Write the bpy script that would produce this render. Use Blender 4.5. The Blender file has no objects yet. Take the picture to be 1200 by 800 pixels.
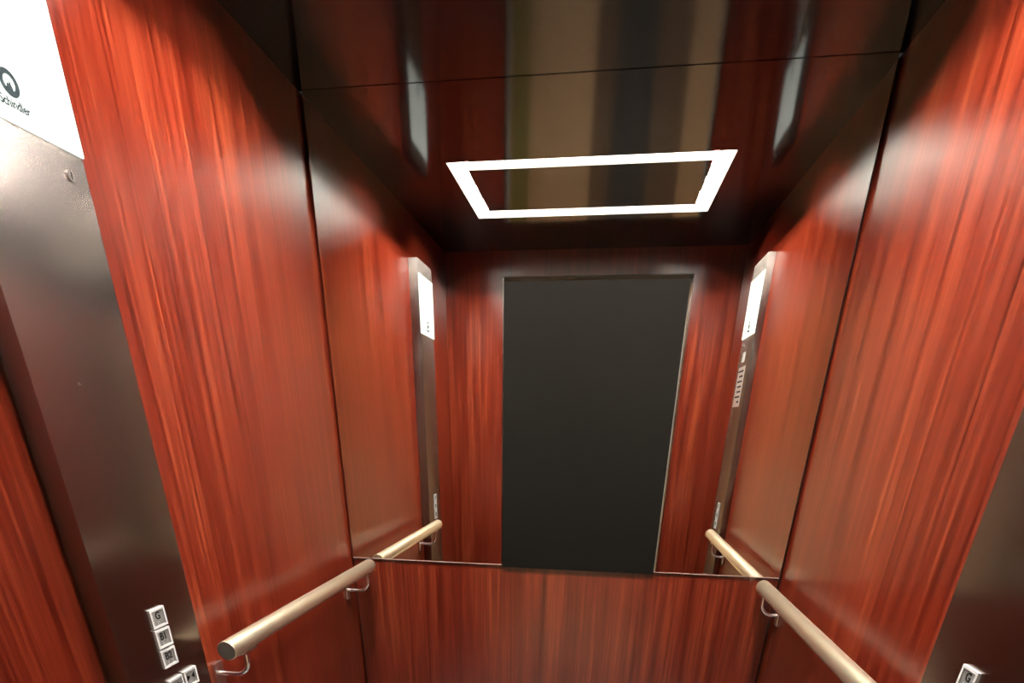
import bpy, bmesh, math
from mathutils import Vector, Matrix

# ------------------------------------------------------------------ scale and main measures (metres)
S = 1.5                       # inner width of the lift car
W = S
D = 1.2693 * S                # back wall (mirror face), camera stands at y = 0
F = 0.2530 * S                # front wall, inner face
H = 1.5111 * S                # ceiling
MB = 0.6842 * S               # lower edge of the mirror
CAMX, CAMZ = 0.5809 * S, 0.9812 * S

scene = bpy.context.scene
coll = scene.collection

# ------------------------------------------------------------------ camera
cam_d = bpy.data.cameras.new('camera')
cam = bpy.data.objects.new('camera', cam_d)
coll.objects.link(cam)
FPX, PPY = 641.77, 807.3      # focal length and principal row in pixels of a 1200 x 800 frame (upper half of a tall picture)
cam_d.sensor_fit = 'HORIZONTAL'
cam_d.sensor_width = 36.0
cam_d.lens = 36.0 * FPX / 1200.0
cam_d.shift_y = (PPY - 400.0) / 1200.0
cam_d.clip_start = 0.01
yaw, pitch, roll = -0.14, 0.4498, 0.0165
fw = Vector((math.sin(yaw) * math.cos(pitch), math.cos(yaw) * math.cos(pitch), -math.sin(pitch)))
rt = Vector((math.cos(yaw), -math.sin(yaw), 0))
up = rt.cross(fw)
r2 = math.cos(roll) * rt + math.sin(roll) * up
u2 = -math.sin(roll) * rt + math.cos(roll) * up
cam.matrix_world = Matrix(((r2.x, u2.x, -fw.x, CAMX), (r2.y, u2.y, -fw.y, 0.0), (r2.z, u2.z, -fw.z, CAMZ), (0, 0, 0, 1)))
scene.camera = cam

# ------------------------------------------------------------------ world, exposure
world = bpy.data.worlds.new('world')
scene.world = world
world.use_nodes = True
world.node_tree.nodes['Background'].inputs[0].default_value = (0.5, 0.48, 0.45, 1)
world.node_tree.nodes['Background'].inputs[1].default_value = 0.05
vs = scene.view_settings
vs.view_transform = 'Standard'
vs.look = 'None'
vs.gamma = 1.0
vs.use_curve_mapping = False
vs.exposure = 0.0
LIGHT_STRENGTH = 3400.0         # ceiling ring
LOBBY_STRENGTH = 34.0          # lamp outside the doorway


# ------------------------------------------------------------------ materials
def new_mat(name):
    m = bpy.data.materials.new(name)
    m.use_nodes = True
    nt = m.node_tree
    return m, nt, nt.nodes['Principled BSDF']


def plain(name, col, rough=0.5, metal=0.0, ior=1.5, emit=None, strength=0.0):
    m, nt, b = new_mat(name)
    b.inputs['Base Color'].default_value = (*col, 1)
    b.inputs['Roughness'].default_value = rough
    b.inputs['Metallic'].default_value = metal
    b.inputs['IOR'].default_value = ior
    if emit:
        b.inputs['Emission Color'].default_value = (*emit, 1)
        b.inputs['Emission Strength'].default_value = strength
    return m


def nd(nt, kind, **kw):
    n = nt.nodes.new(kind)
    for k, v in kw.items():
        setattr(n, k, v)
    return n


def stretch_noise(nt, pos, scale, detail=3.0, rough=0.55, off=0.0):
    mp = nd(nt, 'ShaderNodeMapping')
    mp.inputs['Scale'].default_value = scale
    mp.inputs['Location'].default_value = (off, off * 1.7, off * 0.3)
    nt.links.new(pos, mp.inputs['Vector'])
    n = nd(nt, 'ShaderNodeTexNoise')
    n.inputs['Scale'].default_value = 1.0
    n.inputs['Detail'].default_value = detail
    n.inputs['Roughness'].default_value = rough
    nt.links.new(mp.outputs[0], n.inputs['Vector'])
    return n.outputs['Fac']


def wood(name, off=0.0, tint=0.105, rough=0.29):
    """red-brown straight-grained laminate, grain along z"""
    m, nt, b = new_mat(name)
    geo = nd(nt, 'ShaderNodeNewGeometry')
    pos = geo.outputs['Position']
    fine = stretch_noise(nt, pos, (125, 125, 2.2), 4, 0.7, off)
    mid = stretch_noise(nt, pos, (42, 42, 0.8), 2, 0.6, off + 3)
    broad = stretch_noise(nt, pos, (14, 14, 0.2), 2, 0.5, off + 7)

    def math_(op, a, c):
        n = nd(nt, 'ShaderNodeMath', operation=op)
        for i, v in enumerate((a, c)):
            if isinstance(v, (int, float)):
                n.inputs[i].default_value = v
            else:
                nt.links.new(v, n.inputs[i])
        return n.outputs[0]
    s = math_('ADD', math_('ADD', math_('MULTIPLY', fine, 0.50), math_('MULTIPLY', mid, 0.32)), math_('MULTIPLY', broad, 0.18))
    ramp = nd(nt, 'ShaderNodeValToRGB')
    cr = ramp.color_ramp
    cr.elements[0].position = 0.36
    cr.elements[0].color = (0.10 * tint, 0.008 * tint, 0.004 * tint, 1)
    cr.elements[1].position = 0.63
    cr.elements[1].color = (0.84 * tint, 0.150 * tint, 0.050 * tint, 1)
    e = cr.elements.new(0.46)
    e.color = (0.33 * tint, 0.033 * tint, 0.014 * tint, 1)
    e = cr.elements.new(0.53)
    e.color = (0.46 * tint, 0.055 * tint, 0.024 * tint, 1)
    # crisp hair-thin light and dark streaks on top of the soft figure
    hair = stretch_noise(nt, pos, (280, 280, 2.4), 1, 0.5, off + 11)
    lite = nd(nt, 'ShaderNodeMapRange')
    lite.inputs['From Min'].default_value = 0.56
    lite.inputs['From Max'].default_value = 0.68
    lite.inputs['To Max'].default_value = 0.05
    nt.links.new(hair, lite.inputs['Value'])
    dark = nd(nt, 'ShaderNodeMapRange')
    dark.inputs['From Min'].default_value = 0.44
    dark.inputs['From Max'].default_value = 0.32
    dark.inputs['To Max'].default_value = 0.05
    nt.links.new(hair, dark.inputs['Value'])
    s = math_('SUBTRACT', math_('ADD', s, lite.outputs[0]), dark.outputs[0])
    nt.links.new(s, ramp.inputs[0])
    bump = nd(nt, 'ShaderNodeBump')
    bump.inputs['Strength'].default_value = 0.05
    bump.inputs['Distance'].default_value = 0.002
    nt.links.new(fine, bump.inputs['Height'])
    # satin lacquer: matt colour under a blurred dielectric sheen
    dif = nd(nt, 'ShaderNodeBsdfDiffuse')
    glo = nd(nt, 'ShaderNodeBsdfGlossy', distribution='BECKMANN')
    fre = nd(nt, 'ShaderNodeFresnel')
    mix = nd(nt, 'ShaderNodeMixShader')
    fre.inputs['IOR'].default_value = 1.8
    glo.inputs['Roughness'].default_value = rough
    nt.links.new(ramp.outputs[0], dif.inputs['Color'])
    nt.links.new(bump.outputs[0], glo.inputs['Normal'])
    nt.links.new(fre.outputs[0], mix.inputs[0])
    nt.links.new(dif.outputs[0], mix.inputs[1])
    nt.links.new(glo.outputs[0], mix.inputs[2])
    nt.nodes.remove(b)
    nt.links.new(mix.outputs[0], nt.nodes['Material Output'].inputs['Surface'])
    return m


ANISO_ROT = 0.0


def brushed(name, col, rough=0.2, amt=0.08, aniso=0.0):
    m, nt, b = new_mat(name)
    geo = nd(nt, 'ShaderNodeNewGeometry')
    n = stretch_noise(nt, geo.outputs['Position'], (700, 700, 6), 2)
    mr = nd(nt, 'ShaderNodeMapRange')
    mr.inputs['To Min'].default_value = rough - amt
    mr.inputs['To Max'].default_value = rough + amt
    nt.links.new(n, mr.inputs['Value'])
    nt.links.new(mr.outputs[0], b.inputs['Roughness'])
    b.inputs['Base Color'].default_value = (*col, 1)
    b.inputs['Metallic'].default_value = 1.0
    if aniso:
        tg = nd(nt, 'ShaderNodeTangent', direction_type='UV_MAP')
        nt.links.new(tg.outputs[0], b.inputs['Tangent'])
        b.inputs['Anisotropic'].default_value = aniso
        b.inputs['Anisotropic Rotation'].default_value = ANISO_ROT
    return m


def speckle(name, c1, c2, scale=60, rough=0.6):
    m, nt, b = new_mat(name)
    geo = nd(nt, 'ShaderNodeNewGeometry')
    n = stretch_noise(nt, geo.outputs['Position'], (scale, scale, scale), 4)
    ramp = nd(nt, 'ShaderNodeValToRGB')
    ramp.color_ramp.elements[0].position = 0.35
    ramp.color_ramp.elements[1].position = 0.65
    ramp.color_ramp.elements[0].color = (*c1, 1)
    ramp.color_ramp.elements[1].color = (*c2, 1)
    nt.links.new(n, ramp.inputs[0])
    nt.links.new(ramp.outputs[0], b.inputs['Base Color'])
    b.inputs['Roughness'].default_value = rough
    return m


M_WOOD_L = wood('wood_left', 0.0)
M_WOOD_R = wood('wood_right', 13.0)
M_WOOD_B = wood('wood_back', 29.0)
M_WOOD_F = wood('wood_front', 41.0)
M_CEIL = plain('black_gloss', (0.0035, 0.003, 0.003), 0.09, ior=1.36)
M_BLACK = plain('black_matte', (0.006, 0.005, 0.005), 0.7)
M_MIRROR = plain('mirror_silver', (0.86, 0.87, 0.83), 0.0, 1.0)
M_MIRROR_EDGE = plain('mirror_edge', (0.14, 0.09, 0.08), 0.3, 0.0)
M_CHARCOAL = plain('charcoal_board', (0.0030, 0.0027, 0.0023), 0.95, ior=1.03)
M_STEEL = brushed('brushed_steel', (0.27, 0.232, 0.215), 0.265, 0.004, 0.93)
M_RAIL = brushed('satin_steel', (0.76, 0.68, 0.50), 0.33)
M_RAIL_END = brushed('satin_steel_end', (0.16, 0.145, 0.13), 0.35)
M_CHROME = plain('chrome', (0.75, 0.73, 0.71), 0.22, 1.0)
M_BTN_FRAME = plain('button_frame', (0.17, 0.168, 0.165), 0.35)
M_BTN_FACE = plain('button_face', (0.045, 0.042, 0.040), 0.45)
M_INK = plain('black_ink', (0.002, 0.002, 0.002), 0.8, ior=1.1)
M_GREY_INK = plain('grey_ink', (0.006, 0.008, 0.009), 0.9, ior=1.05)
M_SCREEN = plain('white_screen', (0.034, 0.038, 0.035), 0.3, emit=(0.95, 1.0, 0.94), strength=1.4)
M_WHITE = plain('white_sticker', (0.13, 0.13, 0.125), 0.4)
M_PLAQUE = brushed('engraved_plate', (0.60, 0.56, 0.53), 0.35)
M_EMIT = plain('light_diffuser', (0.8, 0.8, 0.8), 0.5, emit=(1.0, 0.94, 0.86), strength=12.0)
M_LED = plain('led_strip_white', (0.8, 0.8, 0.8), 0.5, emit=(1.0, 0.94, 0.86), strength=LIGHT_STRENGTH)
M_CHANNEL = plain('light_channel_grey', (0.34, 0.33, 0.31), 0.6)
M_FLOOR = speckle('car_floor', (0.03, 0.028, 0.026), (0.05, 0.047, 0.045), 90)
M_LOB_WALL = speckle('lobby_plaster', (0.66, 0.45, 0.28), (0.72, 0.50, 0.32), 8, 0.8)
M_LOB_FLOOR = speckle('lobby_tiles', (0.30, 0.22, 0.14), (0.36, 0.27, 0.18), 20, 0.5)
M_OLIVE = plain('olive_paint', (0.30, 0.27, 0.09), 0.5)
M_LOB_CEIL = plain('lobby_ceiling_white', (0.6, 0.58, 0.55), 0.8)
M_LOB_LAMP = plain('lobby_lamp', (0.8, 0.8, 0.8), 0.5, emit=(1.0, 0.9, 0.72), strength=LOBBY_STRENGTH)
M_DOOR_BROWN = plain('brown_door_paint', (0.22, 0.155, 0.11), 0.5)
M_DOOR_GREY = plain('grey_door_paint', (0.09, 0.09, 0.095), 0.5)


# ------------------------------------------------------------------ mesh helpers
def add_box(bm, x0, x1, y0, y1, z0, z1):
    vs_ = [bm.verts.new(p) for p in ((x0, y0, z0), (x1, y0, z0), (x1, y1, z0), (x0, y1, z0), (x0, y0, z1), (x1, y0, z1), (x1, y1, z1), (x0, y1, z1))]
    for f in ((0, 3, 2, 1), (4, 5, 6, 7), (0, 1, 5, 4), (1, 2, 6, 5), (2, 3, 7, 6), (3, 0, 4, 7)):
        bm.faces.new([vs_[i] for i in f])


def bevel_all(bm, w, seg=2):
    if w > 0:
        bmesh.ops.bevel(bm, geom=list(bm.edges), offset=w, segments=seg, affect='EDGES', profile=0.5)


def add_tube(bm, pts, r, n=16, caps=True, squash=None):
    """tube along pts; squash=(a, b) makes the section a flat oval"""
    pts = [Vector(p) for p in pts]
    rings = []
    side = None
    for i, p in enumerate(pts):
        t = (pts[min(i + 1, len(pts) - 1)] - pts[max(i - 1, 0)]).normalized()
        if side is None:
            ref = Vector((0, 0, 1)) if abs(t.z) < 0.9 else Vector((0, 1, 0))
            side = t.cross(ref).normalized()
        else:
            side = (side - t * side.dot(t)).normalized()
        nrm = side.cross(t)
        a, b = squash or (1, 1)
        rings.append([bm.verts.new(p + r * (a * math.cos(2 * math.pi * k / n) * side + b * math.sin(2 * math.pi * k / n) * nrm)) for k in range(n)])
    for A, B in zip(rings, rings[1:]):
        for k in range(n):
            bm.faces.new((A[k], A[(k + 1) % n], B[(k + 1) % n], B[k]))
    if caps:
        bm.faces.new(rings[0])
        bm.faces.new(list(reversed(rings[-1])))


def add_prism(bm, poly, x0, x1):
    """poly in the (y, z) plane, extruded along x"""
    a = [bm.verts.new((x0, y, z)) for y, z in poly]
    b = [bm.verts.new((x1, y, z)) for y, z in poly]
    n = len(poly)
    bm.faces.new(a)
    bm.faces.new(list(reversed(b)))
    for k in range(n):
        bm.faces.new((a[k], a[(k + 1) % n], b[(k + 1) % n], b[k]))


def obj(name, bm, mat, parent=None, smooth=False):
    bmesh.ops.recalc_face_normals(bm, faces=list(bm.faces))
    me = bpy.data.meshes.new(name)
    bm.to_mesh(me)
    bm.free()
    if smooth:
        me.polygons.foreach_set('use_smooth', [True] * len(me.polygons))
        try:
            me.set_sharp_from_angle(angle=math.radians(40))
        except Exception:
            pass
    me.materials.append(mat)
    if mat.name == 'brushed_steel':          # side-to-side surface coordinates for the brushing
        uv = me.uv_layers.new(name='UVMap')
        for poly in me.polygons:
            ax = 1 if abs(poly.normal.x) > 0.5 else 0
            for li in poly.loop_indices:
                co = me.vertices[me.loops[li].vertex_index].co
                uv.data[li].uv = (co[ax], co.z if abs(poly.normal.z) < 0.5 else co.y + co.z)
    o = bpy.data.objects.new(name, me)
    coll.objects.link(o)
    o.parent = parent
    return o


def box(name, x0, x1, y0, y1, z0, z1, mat, parent=None, bev=0.0, seg=2):
    bm = bmesh.new()
    add_box(bm, x0, x1, y0, y1, z0, z1)
    bevel_all(bm, bev, seg)
    return obj(name, bm, mat, parent, smooth=bev > 0)


def tag(o, label=None, cat=None, group=None, kind=None):
    if label:
        o['label'] = label
    if cat:
        o['category'] = cat
    if group:
        o['group'] = group
    if kind:
        o['kind'] = kind
    return o


def thing(name, label, cat, loc=(0, 0, 0), rz=0.0, group=None):
    o = bpy.data.objects.new(name, None)
    coll.objects.link(o)
    o.location = loc
    o.rotation_euler = (0, 0, rz)
    o.empty_display_size = 0.05
    return tag(o, label, cat, group)


def struct(o):
    o['kind'] = 'structure'
    return o


def text_mesh(txt, size, mat, name, parent, u, y, z, depth=0.0006, bold=0.0, width=1.0):
    """flat lettering on a face that looks along local +x, reading towards +y, centred on (y, z)"""
    c = bpy.data.curves.new(name + '_curve', 'FONT')
    c.body = txt
    c.size = size
    c.align_x = 'CENTER'
    c.align_y = 'CENTER'
    c.extrude = depth / 2
    c.offset = bold
    tmp = bpy.data.objects.new(name + '_tmp', c)
    coll.objects.link(tmp)
    bpy.context.view_layer.update()
    me = bpy.data.meshes.new_from_object(tmp.evaluated_get(bpy.context.evaluated_depsgraph_get()))
    bpy.data.objects.remove(tmp)
    bpy.data.curves.remove(c)
    me.transform(Matrix(((0, 0, 1, u + depth / 2), (width, 0, 0, y), (0, 1, 0, z), (0, 0, 0, 1))))
    me.materials.clear()
    me.materials.append(mat)
    o = bpy.data.objects.new(name, me)
    coll.objects.link(o)
    o.parent = parent
    return o


# ------------------------------------------------------------------ the car: walls, floor, ceiling
T = 0.04
GAP = 0.010                   # dark joint between the side walls and the back panels
MT = 0.006                    # thickness of the mirror glass
YB = D + MT                   # face of the lower back panel
struct(box('wall_left', -T, 0, F, YB + T, 0, H, M_WOOD_L))
struct(box('wall_right', W, W + T, F, YB + T, 0, H, M_WOOD_R))
wb = struct(box('wall_back', GAP, W - GAP, YB, YB + 0.018, 0, H, M_WOOD_B))
struct(box('trim_1', 0, W, YB + 0.018, YB + T, 0, H, M_BLACK))            # black backing seen in the corner joints
struct(box('floor', -T, W + T, F - 0.10, YB + T, -0.05, 0, M_FLOOR))

# front wall with the door opening
DL, DR, DH = 0.2045 * S, 0.8452 * S, 1.4397 * S
FT = 0.06
bm = bmesh.new()
add_box(bm, -T, DL, F - FT, F, 0, H)
add_box(bm, DR, W + T, F - FT, F, 0, H)
add_box(bm, DL, DR, F - FT, F, DH, H)
struct(obj('wall_front', bm, M_WOOD_F))
bm = bmesh.new()
e = 0.005
add_box(bm, DL, DL + e, F - FT, F + 0.003, 0, DH - e)
add_box(bm, DR - e, DR, F - FT, F + 0.003, 0, DH - e)
struct(obj('trim_2', bm, M_STEEL))
bm = bmesh.new()
add_box(bm, DL, DR, F - FT, F + 0.001, DH - e, DH)
struct(obj('trim_3', bm, M_BLACK))

# ceiling with a rectangular ring slot for the light
LX0, LX1, LY0, LY1 = 0.1855 * S, 0.8205 * S, 0.5745 * S, 0.9480 * S
SB = 0.0425 * S               # width of the bars that run front to back
CB0, CB1 = 0.060 * S, 0.047 * S  # width of the crossbars
IX0, IX1, IY0, IY1 = LX0 + SB, LX1 - SB, LY0 + CB0, LY1 - CB1
CT = 0.05                     # ceiling thickness
bm = bmesh.new()
add_box(bm, 0, LX0, F, YB, H, H + CT)
add_box(bm, LX1, W, F, YB, H, H + CT)
add_box(bm, LX0, LX1, F, LY0, H, H + CT)
add_box(bm, LX0, LX1, LY1, YB, H, H + CT)
add_box(bm, IX0, IX1, IY0, IY1, H, H + CT)
struct(obj('ceiling', bm, M_CEIL))
struct(box('trim_4', -T, W + T, F - FT, YB + T, H + CT, H + CT + 0.02, M_BLACK))   # roof of the car

# ------------------------------------------------------------------ ceiling light: four bars let into the slot
REC = 0.0205 * S              # depth of the slot above the ceiling face
lt = thing('ceiling_light', 'rectangular ring of white light bars let into the black ceiling', 'light', ((LX0 + LX1) / 2, (LY0 + LY1) / 2, H))
ox, oy, oz = lt.location


def lbox(name, x0, x1, y0, y1, z0, z1, mat, parent):
    return box(name, x0 - ox, x1 - ox, y0 - oy, y1 - oy, z0 - oz, z1 - oz, mat, parent)


zt = H + REC
LED = 0.0125 * S              # bright strip along the inner side of every slot
for x0, x1, sx0, sx1 in ((LX0, IX0, IX0 - LED, IX0 - 0.002), (IX1, LX1, IX1 + 0.002, IX1 + LED)):
    br = lbox('light_bar', x0 + 0.001, x1 - 0.001, LY0 + 0.001, LY1 - 0.001, zt, zt + 0.012, M_EMIT, lt)
    lbox('led_strip', sx0, sx1, IY0 - 0.01, IY1 + 0.01, zt - 0.0005, zt - 0.0001, M_LED, br)
for y0, y1, sy0, sy1 in ((LY0, IY0, IY0 - LED, IY0 - 0.002), (IY1, LY1, IY1 + 0.002, IY1 + LED)):
    br = lbox('light_bar', IX0 + 0.001, IX1 - 0.001, y0 + 0.001, y1 - 0.001, zt, zt + 0.012, M_EMIT, lt)
    lbox('led_strip', IX0 + 0.01, IX1 - 0.01, sy0, sy1, zt - 0.0005, zt - 0.0001, M_LED, br)
c = 0.0015
bm = bmesh.new()
for x0, x1, y0, y1 in ((LX0, LX0 + c, LY0, LY1), (LX1 - c, LX1, LY0, LY1), (LX0, LX1, LY0, LY0 + c), (LX0, LX1, LY1 - c, LY1),
                       (IX0 - c, IX0, IY0 - c, IY1 + c), (IX1, IX1 + c, IY0 - c, IY1 + c), (IX0, IX1, IY0 - c, IY0), (IX0, IX1, IY1, IY1 + c)):
    add_box(bm, x0 - ox, x1 - ox, y0 - oy, y1 - oy, 0.0005, REC - 0.0005)
obj('channel', bm, M_CHANNEL, lt)
# thin baffles across the slots keep the light off the top of the walls
for x0, x1 in ((LX0, IX0), (IX1, LX1)):
    for k in (1, 2):
        y = IY0 + (IY1 - IY0) * k / 3
        lbox('baffle', x0 + c, x1 - c, y - 0.0004, y + 0.0004, H + 0.0008, zt - 0.0006, M_CHANNEL, lt)
for y0, y1 in ((LY0, IY0), (IY1, LY1)):
    for k in range(1, 6):
        x = IX0 + (IX1 - IX0) * k / 6
        lbox('baffle', x - 0.0004, x + 0.0004, y0 + c, y1 - c, H + 0.0008, zt - 0.0006, M_CHANNEL, lt)

# ------------------------------------------------------------------ mirror and the dark board on it
mr = thing('wall_mirror', 'full-width frameless wall mirror covering the upper back wall', 'mirror', (W / 2, D, MB))
box('glass', -W / 2 + GAP, W / 2 - GAP, 0, MT - 0.0005, 0.002, H - MB - 0.0010, M_MIRROR, mr)
box('polished_edge', -W / 2 + GAP, W / 2 - GAP, -0.0006, MT - 0.0005, -0.0005, 0.002, M_MIRROR_EDGE, mr)

bd = box('dark_board', 0.3738 * S, 0.7215 * S, D - 0.0035, D - 0.0008, MB - 0.006, 1.2277 * S, M_CHARCOAL)
tag(bd, 'flat charcoal rectangular board covering the middle of the mirror', 'board')


# ------------------------------------------------------------------ handrails
def handrail(label, wall_x, sgn, rx, y0, y1, z, brackets):
    """sgn +1: on the wall at x = 0, -1: on the wall at x = W"""
    t = thing('handrail', label, 'handrail', (wall_x, (y0 + y1) / 2, z))
    cy = (y0 + y1) / 2
    d = abs(rx - wall_x)
    R = 0.0150 * S
    bm = bmesh.new()
    n = 32
    prof = [(y0 - cy, R - 0.0012), (y0 - cy + 0.0012, R), (y1 - cy - 0.004, R), (y1 - cy - 0.0012, R - 0.0012), (y1 - cy, R - 0.004)]
    rings = [[bm.verts.new((sgn * d + r * math.cos(2 * math.pi * k / n), y, r * math.sin(2 * math.pi * k / n))) for k in range(n)] for y, r in prof]
    for A, B in zip(rings, rings[1:]):
        for k in range(n):
            bm.faces.new((A[k], A[(k + 1) % n], B[(k + 1) % n], B[k]))
    bm.faces.new(list(reversed(rings[-1])))
    obj('rail', bm, M_RAIL, t, True)
    bm = bmesh.new()
    add_tube(bm, [(sgn * d, y0 - cy - 0.0012, 0), (sgn * d, y0 - cy + 0.002, 0)], R - 0.0014, 32)
    obj('end_cap', bm, M_RAIL_END, t, True)
    for by in brackets:
        y = by - cy
        br = bpy.data.objects.new('bracket', None)
        coll.objects.link(br)
        br.parent = t
        br.location = (0, y, 0)
        hz = -0.058 * S                       # height of the arm where it meets the wall
        bend = 0.024 * S
        xo = sgn * (d - 0.001 * S)
        pts = [(sgn * 0.006, 0, hz), (xo - sgn * bend, 0, hz)]
        for k in range(1, 9):
            a = math.pi / 2 * k / 8
            pts.append((xo - sgn * bend + sgn * bend * math.sin(a), 0, hz + bend * (1 - math.cos(a))))
        pts.append((xo, 0, -R - 0.002))
        bm = bmesh.new()
        add_tube(bm, pts, 0.0036 * S, 14)
        obj('arm', bm, M_CHROME, br, True)
        bm = bmesh.new()
        add_box(bm, sgn * d - 0.0085 * S, sgn * d + 0.0085 * S, -0.019 * S, 0.019 * S, -R - 0.0035, -R + 0.001)
        bevel_all(bm, 0.0008)
        obj('saddle', bm, M_CHROME, br, True)
        bm = bmesh.new()
        x0, x1 = sorted((0.0002 * sgn, 0.008 * sgn))
        add_box(bm, x0, x1, -0.0105 * S, 0.0105 * S, hz - 0.022 * S, hz + 0.018 * S)
        bevel_all(bm, 0.0012)
        obj('wall_plate', bm, M_CHROME, br, True)
    return t


handrail('round satin steel handrail ending beside the control panel that lacks a plaque', 0, 1, 0.0581 * S, 0.6831 * S, 1.2440 * S, 0.6742 * S, (0.727 * S, 1.226 * S))
handrail('round satin steel handrail running past the control panel with plaque and sticker', W, -1, 0.9590 * S, 0.6200 * S, 1.2560 * S, 0.6680 * S, (0.700 * S, 1.236 * S))


# ------------------------------------------------------------------ control panels
def control_panel(label, x, rz, yc, half, thick, ztop, zs0, zs1, extra):
    """local frame: x out of the wall, y reading direction, z up from the panel's foot"""
    ZB = 0.30 * S
    t = thing('control_panel', label, 'control panel', (x, yc, ZB), rz)
    u = thick
    Z = lambda z: z * S - ZB
    body = box('body', 0.0, u, -half, half, 0, ztop - ZB, M_STEEL, t, 0.0012, 2)
    # lit white screen over the upper part
    sc = box('screen', u - 0.001, u + 0.0035, -half - 0.0005, half + 0.0005, zs0 - ZB, zs1 - ZB, M_SCREEN, t, 0.0008, 1)
    uf = u + 0.0036
    lz = zs0 - ZB + 0.029 * S
    # round emblem: thick ring with a pointed peak inside
    R0, R1 = 0.0096 * S, 0.0056 * S
    bm = bmesh.new()
    n = 40
    rings = []
    for xx in (uf, uf + 0.0005):
        rings.append([[bm.verts.new((xx, r * math.cos(2 * math.pi * k / n), lz + r * math.sin(2 * math.pi * k / n))) for k in range(n)] for r in (R0, R1)])
    for k in range(n):
        j = (k + 1) % n
        bm.faces.new((rings[1][0][k], rings[1][0][j], rings[1][1][j], rings[1][1][k]))
        bm.faces.new((rings[0][0][k], rings[0][0][j], rings[1][0][j], rings[1][0][k]))
        bm.faces.new((rings[0][1][k], rings[0][1][j], rings[1][1][j], rings[1][1][k]))
    add_prism(bm, [(-0.0042 * S, lz - 0.0052 * S), (0.0030 * S, lz - 0.0058 * S), (0.0006 * S, lz + 0.0016 * S), (-0.0010 * S, lz - 0.0012 * S), (-0.0024 * S, lz - 0.0002 * S)], uf, uf + 0.0005)
    obj('emblem', bm, M_GREY_INK, sc)
    text_mesh('Schindler', 0.0094 * S, M_GREY_INK, 'lettering', sc, uf, 0, zs0 - ZB + 0.0142 * S, 0.0004, 0.0003, 0.84)
    # round lock under the screen
    bm = bmesh.new()
    add_tube(bm, [(u - 0.001, 0.0467 * S, Z(1.2016)), (u + 0.003, 0.0467 * S, Z(1.2016))], 0.0048 * S, 24)
    lk = obj('lock', bm, M_CHROME, t, True)
    box('key_slot', u + 0.0028, u + 0.0034, 0.0467 * S - 0.0008, 0.0467 * S + 0.0008, Z(1.2016) - 0.004, Z(1.2016) + 0.004, M_INK, lk)
    bm = bmesh.new()
    add_tube(bm, [(u - 0.0005, -0.0149 * S, Z(1.0131)), (u + 0.0015, -0.0149 * S, Z(1.0131))], 0.0016 * S, 12)
    obj('screw', bm, M_CHROME, t, True)

    def button(y, z, w, h, sym):
        y *= S
        zc = Z(z)
        w *= S / 2
        h *= S / 2
        b = bpy.data.objects.new('button', None)
        coll.objects.link(b)
        b.parent = t
        b.location = (u, y, zc)
        fr = 0.0030 * S
        bm = bmesh.new()
        for a in ((-w, w, h - fr, h), (-w, w, -h, -h + fr), (-w, -w + fr, -h + fr, h - fr), (w - fr, w, -h + fr, h - fr)):
            add_box(bm, -0.0005, 0.005, *a)
        obj('rim', bm, M_BTN_FRAME, b)
        box('face', -0.0005, 0.0032, -w + fr, w - fr, -h + fr, h - fr, M_BTN_FACE, b, 0.0004, 1)
        uu = 0.0033
        if sym in ('open', 'close'):
            bm = bmesh.new()
            q = 0.0062 * S
            for sg in (-1, 1):
                tip, base = (1.25, 0.25) if sym == 'open' else (0.2, 1.2)
                add_prism(bm, [(sg * tip * q, 0.001 * S), (sg * base * q, 0.001 * S + 0.7 * q), (sg * base * q, 0.001 * S - 0.7 * q)], uu, uu + 0.0006)
            obj('symbol', bm, M_INK, b)
        else:
            text_mesh(sym, 0.0135 * S, M_INK, 'character', b, uu, 0, 0.0022 * S, 0.0006, 0.0002, 0.85)
        bm = bmesh.new()
        dots = {'G': ((0, 1), (1, 1), (0, 0), (1, 0)), 'B1': ((0, 1), (0, 0), (3, 1)), 'B2': ((0, 1), (0, 0), (3, 1), (3, 0))}.get(sym, ((0, 1), (1, 0)))
        for cx_, cz_ in dots:
            yy = (cx_ - 1.2) * 0.0026 * S
            z0 = -h + fr + 0.0018 * S + cz_ * 0.0026 * S
            add_tube(bm, [(uu - 0.0002, yy, z0), (uu + 0.0009, yy, z0)], 0.00095 * S, 8)
        obj('braille', bm, M_WHITE, b)

    for k, ch in enumerate(('G', 'B1', 'B2')):
        button(0.0010, 0.7490 - 0.0277 * k, 0.0258, 0.0250, ch)
    button(0.0010, 0.6505, 0.0258, 0.0250, 'open')
    button(0.0296, 0.6515, 0.0258, 0.0250, 'close')
    if extra:
        box('sticker', u - 0.0002, u + 0.0008, -0.004 * S, 0.030 * S, Z(1.158), Z(1.184), M_WHITE, t)
        pl = box('plaque', u - 0.0005, u + 0.0030, -0.034 * S, 0.046 * S, Z(1.040), Z(1.146), M_PLAQUE, t, 0.0006, 1)
        bm = bmesh.new()
        for k in range(7):
            zz = Z(1.134) - k * 0.0135 * S
            ln = (0.058, 0.046, 0.060, 0.052, 0.040, 0.058, 0.030)[k] * S
            y = -0.026 * S
            while y < -0.026 * S + ln:
                seg = (0.007 + 0.004 * ((k * 7 + int(y * 900)) % 3)) * S
                add_box(bm, u + 0.0029, u + 0.0034, y, y + seg, zz - 0.0024 * S, zz + 0.0024 * S)
                y += seg + 0.0025 * S
        obj('engraving', bm, M_INK, pl)
    return t


control_panel('slim brushed steel lift control panel with white screen and no plaque', 0, 0.0, 0.60565 * S, 0.06975 * S, 0.0277 * S, 1.4035 * S, 1.2220 * S, 1.3690 * S, False)
control_panel('slim brushed steel lift control panel with engraved plaque and small sticker', W, math.pi, 0.58405 * S, 0.07445 * S, 0.0197 * S, 1.4020 * S, 1.2204 * S, 1.3646 * S, True)

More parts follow.
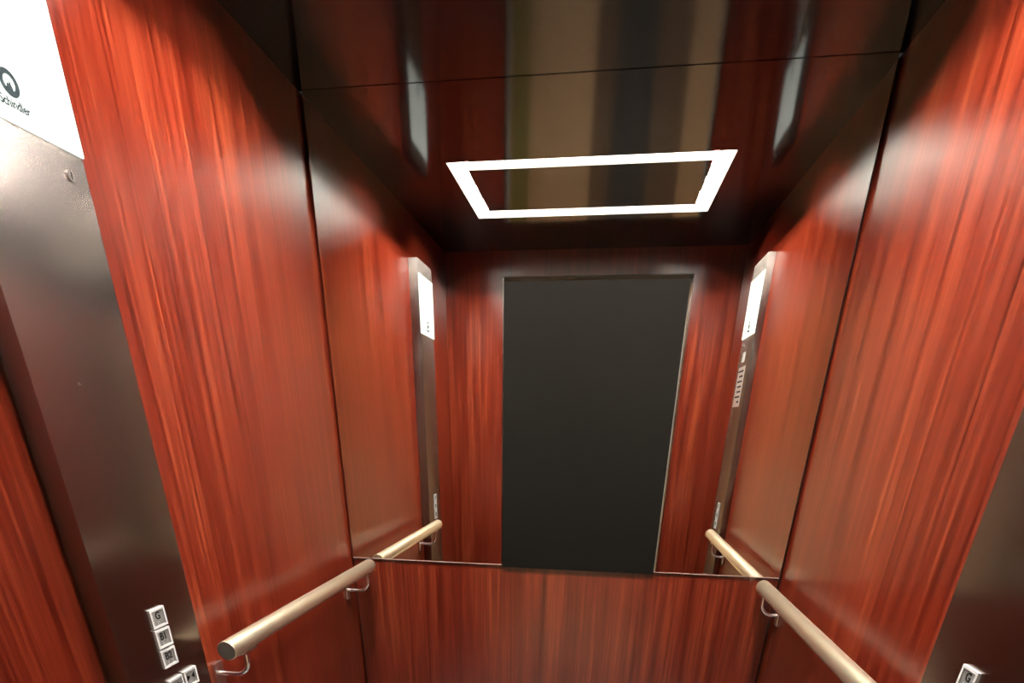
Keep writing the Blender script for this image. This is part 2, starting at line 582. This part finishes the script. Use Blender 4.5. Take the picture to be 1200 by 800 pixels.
# ------------------------------------------------------------------ landing outside the doorway (seen by way of mirror and ceiling)
LY = -1.9                      # far wall of the landing
LXL, LXR = -0.9, W + 0.9
LH = 2.6
JY = F - FT - 0.03
struct(box('floor_lobby', LXL, LXR, LY - 0.1, JY, -0.06, -0.005, M_LOB_FLOOR))
struct(box('ceiling_lobby', LXL, LXR, LY - 0.1, JY, LH, LH + 0.05, M_LOB_CEIL))
struct(box('wall_lobby', LXL, LXR, LY - 0.1, LY, 0, LH, M_LOB_WALL))
struct(box('wall_lobby_left', LXL - 0.1, LXL, LY - 0.1, JY, 0, LH, M_LOB_WALL))
struct(box('wall_lobby_right', LXR, LXR + 0.1, LY - 0.1, JY, 0, LH, M_LOB_WALL))
bm = bmesh.new()
JB = JY - 0.10
add_box(bm, LXL, DL - 0.012, JB, JY, 0, LH)
add_box(bm, DR + 0.012, LXR, JB, JY, 0, LH)
add_box(bm, DL - 0.012, DR + 0.012, JB, JY, DH + 0.01, LH)
struct(obj('wall_landing', bm, M_LOB_WALL))
bm = bmesh.new()
add_box(bm, DL - 0.012, DL, JB - 0.01, JY, 0, DH)
add_box(bm, DR, DR + 0.012, JB - 0.01, JY, 0, DH)
struct(obj('trim_5', bm, M_WHITE))
struct(box('trim_7', DL - 0.012, DR + 0.012, JB - 0.01, JY, DH, DH + 0.01, M_BLACK))
struct(box('trim_6', 0.00, 0.13, LY - 0.01, LY + 0.03, 0, 2.1, M_OLIVE, None, 0.004))       # olive door frame on the landing
d1 = struct(box('door_1', 0.62, 1.30, LY - 0.01, LY + 0.02, 0, 2.1, M_DOOR_BROWN, None, 0.004))
box('door_panel', 0.77, 1.06, LY + 0.019, LY + 0.028, 0.12, 1.98, M_DOOR_GREY, d1, 0.003)
ll = thing('lobby_lamp', 'square warm ceiling lamp on the landing outside the doorway', 'lamp', (0.75, -0.35, LH))
box('diffuser', -0.28, 0.28, -0.28, 0.28, -0.03, -0.002, M_LOB_LAMP, ll, 0.004, 1)
box('frame', -0.30, 0.30, -0.30, 0.30, -0.012, 0, M_STEEL, ll)
